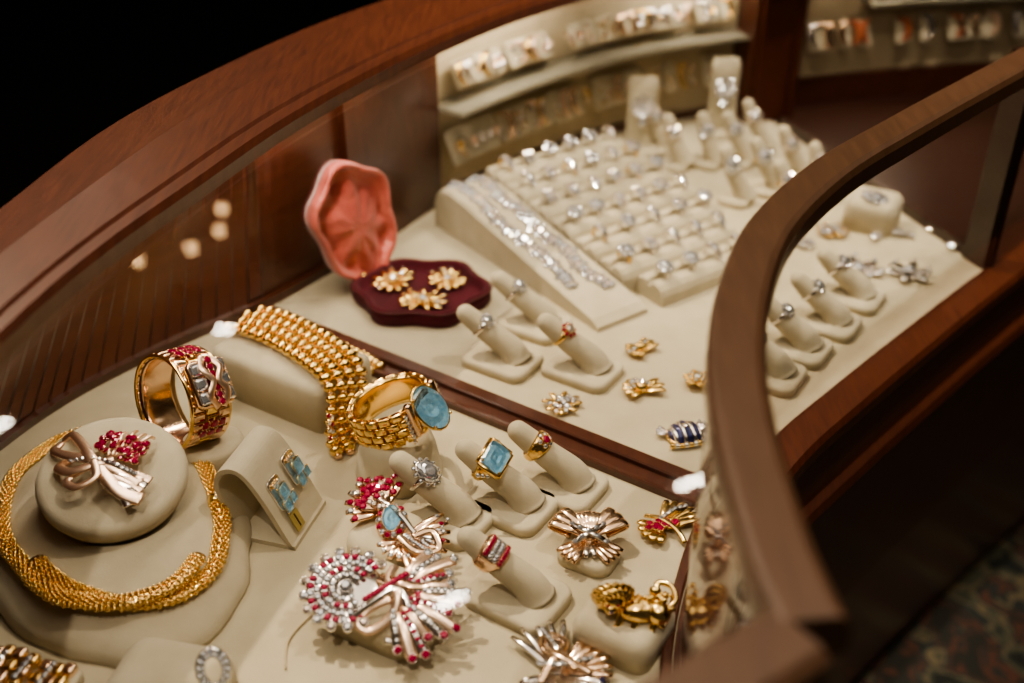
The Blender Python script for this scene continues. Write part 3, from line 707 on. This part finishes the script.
# lion on cushion
b=B(); b.pad(46,44,20,SU2,9,8); b.obj('brooch_cushion',(60,420,0),rz=-32)
b=B()
b.ball((5,-1,5),(11,6.5,5),GO,14,8); b.ball((13,-3,5),(6,6.5,5.5),GO,12,7)
hc=V((-8,3,9))
b.ball(hc,(6,5.6,5.6),GO,14,8); b.ball(hc+V((-2,-5,-.3)),(3,2.6,2.4),GO,10,6); b.ball(hc+V((-2,-7.2,.6)),(1.1,.8,.7),SA,6,4)
for s in(-1,1): b.ball(hc+V((s*2.4-1,-4.6,2.2)),.9,RU,6,4); b.ball(hc+V((s*4.4,-.5,5)),(1.8,1.3,2),GO,8,5)
for q in range(2):
    for k in range(16):
        a=(k+.5*q)/16*2*math.pi; r0=5+q*1.4
        b.sweep(cat([hc+V((r0*math.cos(a),-1+q*2.2,r0*math.sin(a))),hc+V(((r0+2.8)*math.cos(a+.2),-.4+q*2.4,(r0+2.8)*math.sin(a+.2))),hc+V(((r0+4)*math.cos(a+.6),1+q*2.4,(r0+3.4)*math.sin(a+.6)))],3),lambda t:1.9*(1-t*.65),n=6,mat=GO)
for (x,y) in((-4,-4),(3,-6),(12,-7),(18,-4)): b.sweep(cat([(x,y+4,5),(x-1,y,3),(x-3,y-3,1.4)],4),lambda t:2.5-.8*t,n=8,mat=GO); b.ball((x-3.5,y-3.5,1.3),(2.6,2,1.4),GO,8,5)
b.sweep(cat([(17,-2,6),(22,2,7),(21,9,8),(15,11,9),(13,6,9)],5),1.5,n=8,mat=GO); b.ball((12.5,6.5,9),(3.2,2.6,2.6),GO,8,5)
for k in range(40):
    x=-2+20*random.random(); y=random.uniform(-5,5); z=9.6-abs(y)*.35-abs(x-8)*.12
    b.sweep([(x,y,z),(x+2,y+1,z+1),(x+3.2,y-.4,z+.2)],.9,n=5,mat=GO)
b.obj('gold_lion_brooch',(62,417,19.5),rz=4,tilt=(15,'X'),sc=1.1)
# bottom spray
b=B(); b.fan((0,-4,0),80,130,5,36,2.8,SI,5,grow=.05); b.fan((0,-4,0),190,350,11,24,3,SI,5,([SI,SA],1.9)); b.fan((0,-2,1),-20,50,6,26,2.8,RG,5)
rib(b,[(-14,-10,4),(-4,2,9),(4,12,8),(-4,22,5),(-8,12,7),(2,0,10),(14,-8,6)],2.4,RG)
b.pave([(-12,2,6),(-4,-2,9),(6,-2,9),(16,2,6)],1.7,[DI],SI); b.pave([(-6,26,5),(-2,12,8),(2,0,9)],1.5,[DI],SI)
b.obj('silver_spray_brooch',(26,394,1),rz=8)
b=B(); b.pad(58,46,22,SU2,12,10); b.obj('ring_pillow',(-172,378,0),rz=-12)
b=B(); b.M=frame((0,0,0),(.3,-.8,.5),(0,0,1))
b.pave([(9.5*math.cos(t*math.pi/12),7*math.sin(t*math.pi/12),0) for t in range(25)],1.6,[DI],SI,nrm=(0,0,1)); b.pave([(7.5*math.cos(t*math.pi/12),5*math.sin(t*math.pi/12),1) for t in range(25)],1.1,[DI],SI,nrm=(0,0,1))
b.obj('diamond_hoop_ring',(-146,371,29))
b=B()
for k in range(7):
    for j in range(3):
        b.M=Matrix.Translation(V((k*7-22,(j-1)*8,6+3*math.sin(k)))); b.pad(6.4,7.4,6,GO if (k+j)%2 else RG,2,1.5)
    b.M=Matrix.Identity(4)
    if k%2: [b.gem((k*7-22,-6+q*4,14),(0,0,1),2.0,DI,setm=SI,n=6) for q in range(4)]
b.pad(52,26,7,SU2,6,2)
b.obj('gold_bracelet_watch',(-248,386,0),rz=-15)
b=B(); b.sweep(cat([(-100,446,1),(-112,432,1),(-120,415,1),(-118,396,1)],6),.5,n=6,mat=CRM); b.obj('tag_string')
# ---------------------------------------------------------------- room
def plane(name,x0,x1,y0,y1,z,mat):
    me=bpy.data.meshes.new(name); me.from_pydata([(x0,y0,z),(x1,y0,z),(x1,y1,z),(x0,y1,z)],[],[(0,1,2,3)]); me.materials.append(mat)
    o=bpy.data.objects.new(name,me); bpy.context.collection.objects.link(o); return o
def carpet():
    m,nt,p=nm('floral_carpet'); tc=nt.nodes.new('ShaderNodeTexCoord')
    n=nt.nodes.new('ShaderNodeTexNoise'); n.inputs['Scale'].default_value=13; n.inputs['Detail'].default_value=3; n.inputs['Distortion'].default_value=1.2
    v=nt.nodes.new('ShaderNodeTexVoronoi'); v.inputs['Scale'].default_value=20
    r=nt.nodes.new('ShaderNodeValToRGB'); cr=r.color_ramp; cr.interpolation='CONSTANT'
    cr.elements[0].color=(.02,.023,.019,1); cr.elements[1].position=.48; cr.elements[1].color=(.06,.065,.045,1)
    for pos,c in((.54,(.15,.12,.07,1)),(.58,(.03,.036,.032,1)),(.64,(.10,.045,.03,1)),(.68,(.03,.03,.024,1))):
        e=cr.elements.new(pos); e.color=c
    a=nt.nodes.new('ShaderNodeMath'); a.operation='MULTIPLY_ADD'; a.inputs[1].default_value=.18
    nt.links.new(tc.outputs['Object'],n.inputs['Vector']); nt.links.new(tc.outputs['Object'],v.inputs['Vector'])
    nt.links.new(v.outputs['Distance'],a.inputs[0]); nt.links.new(n.outputs['Fac'],a.inputs[2]); nt.links.new(a.outputs[0],r.inputs['Fac'])
    nt.links.new(r.outputs['Color'],p.inputs['Base Color']); p.inputs['Roughness'].default_value=1
    return m
DK=pm('dark_wall',(.006,.004,.003),.8,var=(3,(.004,.003,.002)))
CE=pm('ceiling_paint',(.40,.33,.26),.9,var=(2,(.34,.28,.21)))
plane('floor',0.0,4,-2,5,0,carpet()); plane('ceiling',-4,4,-2,5,2.7,CE)
plane('floor_dark',-4,0.0,-2,5,0,DK)  # near-black colour stands in for the unlit room behind the case
for nme,pts in(('wall_back',[(-4,5,0),(4,5,0),(4,5,2.7),(-4,5,2.7)]),('wall_left',[(-4,-2,0),(-4,5,0),(-4,5,2.7),(-4,-2,2.7)]),('wall_right',[(4,-2,0),(4,5,0),(4,5,2.7),(4,-2,2.7)])):
    me=bpy.data.meshes.new(nme); me.from_pydata(pts,[],[(0,1,2,3)]); me.materials.append(DK); bpy.context.collection.objects.link(bpy.data.objects.new(nme,me))
def glow(name,st,col=(1,.9,.76,1)):
    EM=bpy.data.materials.new(name); EM.use_nodes=True; nt=EM.node_tree; nt.nodes.clear(); o=nt.nodes.new('ShaderNodeOutputMaterial'); e=nt.nodes.new('ShaderNodeEmission'); e.inputs[0].default_value=col; e.inputs[1].default_value=st; nt.links.new(e.outputs[0],o.inputs[0]); return EM
EM=glow('lamp_glow',80); EB=glow('bulb_glow',16,(1,.62,.30,1))
BZ=pm('lamp_bezel',(.3,.25,.2),.4,.8,var=(40,(.2,.16,.12)))
for (x,y,rz,L) in((-1.078,3.52,10,60),(.545,2.62,25,90),(-.165,2.126,30,80),(-1.70,2.9,40,110)):
    b=B(); b.sweep([(-L/2,0,-6),(-L/6,0,-6),(L/6,0,-6),(L/2,0,-6)],9,n=10,mat=EM); b.box((0,0,-1),(L+20,34,3),BZ)
    b.obj('ceiling_lamp',(x*1000,y*1000,2698-ZD),rz=rz)
# added brass chandelier, out of view, for warm glows mirrored in the top glass
b=B(); b.sweep([(0,0,300),(0,0,150),(0,0,0)],8,n=8,mat=GO); b.ball((0,0,0),(40,40,50),GO,12,8); b.ball((0,0,295),(50,50,12),GO,12,6)
for k in range(7):
    a=k*2*math.pi/7; c_,s_=math.cos(a),math.sin(a); rr=190+60*(k%2)
    b.sweep(cat([(0,0,-10),(rr*.5*c_,rr*.5*s_,-60),(rr*c_,rr*s_,-20),(rr*c_,rr*s_,10)],5),6,n=6,mat=GO); b.ball((rr*c_,rr*s_,36),(17,17,26),EB,10,7); b.ball((rr*c_,rr*s_,8),(26,26,7),GO,10,5)
b.obj('added_chandelier',(-1320,3830,2395-ZD))
def light(kind,name,loc,tgt,power,size,col,cone=46):
    d=bpy.data.lights.new(name,kind); d.energy=power; d.color=col
    if kind=='AREA': d.shape='RECTANGLE'; d.size=size[0]; d.size_y=size[1]
    else: d.shadow_soft_size=size
    if kind=='SPOT': d.spot_size=math.radians(cone); d.spot_blend=.6
    o=bpy.data.objects.new(name,d); bpy.context.collection.objects.link(o); o.location=loc
    o.rotation_euler=(V(tgt)-V(loc)).to_track_quat('-Z','Y').to_euler()
W=(1,.82,.60)
light('SPOT','key_spot',(-.75,1.4,2.55),(0,.7,.62),215,.022,W)
light('SPOT','fill_spot',(.9,.9,2.55),(.05,.7,.62),76,.022,(1,.85,.68))
light('SPOT','near_spot',(-.2,-.3,2.55),(-.05,.6,.62),50,.025,(1,.85,.68))
light('SPOT','far_spot',(.35,.5,2.55),(.2,1.2,.68),110,.022,(1,.87,.72),34)  # added lamp, aimed to brighten the back panel
light('SPOT','floor_spot',(1.9,.4,2.4),(.6,1.1,.2),22,.1,W,44)  # added lamp to lift the dark carpet and case body
light('SPOT','added_ceiling_wash',(0,-.8,1.9),(0,2.6,2.7),90,.1,W,100)  # added unseen lamp, lights the ceiling so metals reflect a mid tone
light('AREA','added_soft_fill',(0,.5,2.62),(0,.5,0),24,(3,1.8),(1,.85,.68))  # added overhead softbox, evens the light and brightens the metals
for i,pw in ((15,.16),(20,.2),(25,.28),(34,.32),(44,.32),(52,.32)):   # added area lamps, unseen, under the back rail to brighten the panel
    p=RI[i].lerp(RO[i],.4); T=(RI[i+1]-RI[i-1]).normalized(); n_=V((T.y,-T.x,0))
    q=V((p.x,p.y,ZD+182))*.001
    light('AREA','added_rail_fill',q,q+V((-n_.x*.35,-n_.y*.35,-1)),pw,(.16,.012),(1,.86,.68))
w=bpy.data.worlds.new('World'); bpy.context.scene.world=w; w.use_nodes=True
w.node_tree.nodes['Background'].inputs[0].default_value=(.05,.04,.03,1); w.node_tree.nodes['Background'].inputs[1].default_value=1
# camera
cd=bpy.data.cameras.new('camera'); cam=bpy.data.objects.new('camera',cd); bpy.context.collection.objects.link(cam)
cam.location=(0,0,1.07); cam.rotation_euler=(math.radians(58),0,0); cd.sensor_width=36; cd.lens=1100*36/1024; cd.clip_start=.01
cd.dof.use_dof=True; cd.dof.focus_distance=.67; cd.dof.aperture_fstop=3.7
bpy.context.scene.camera=cam
bpy.context.scene.view_settings.view_transform='AgX'
try: bpy.context.scene.view_settings.look='AgX - Medium High Contrast'
except Exception: pass
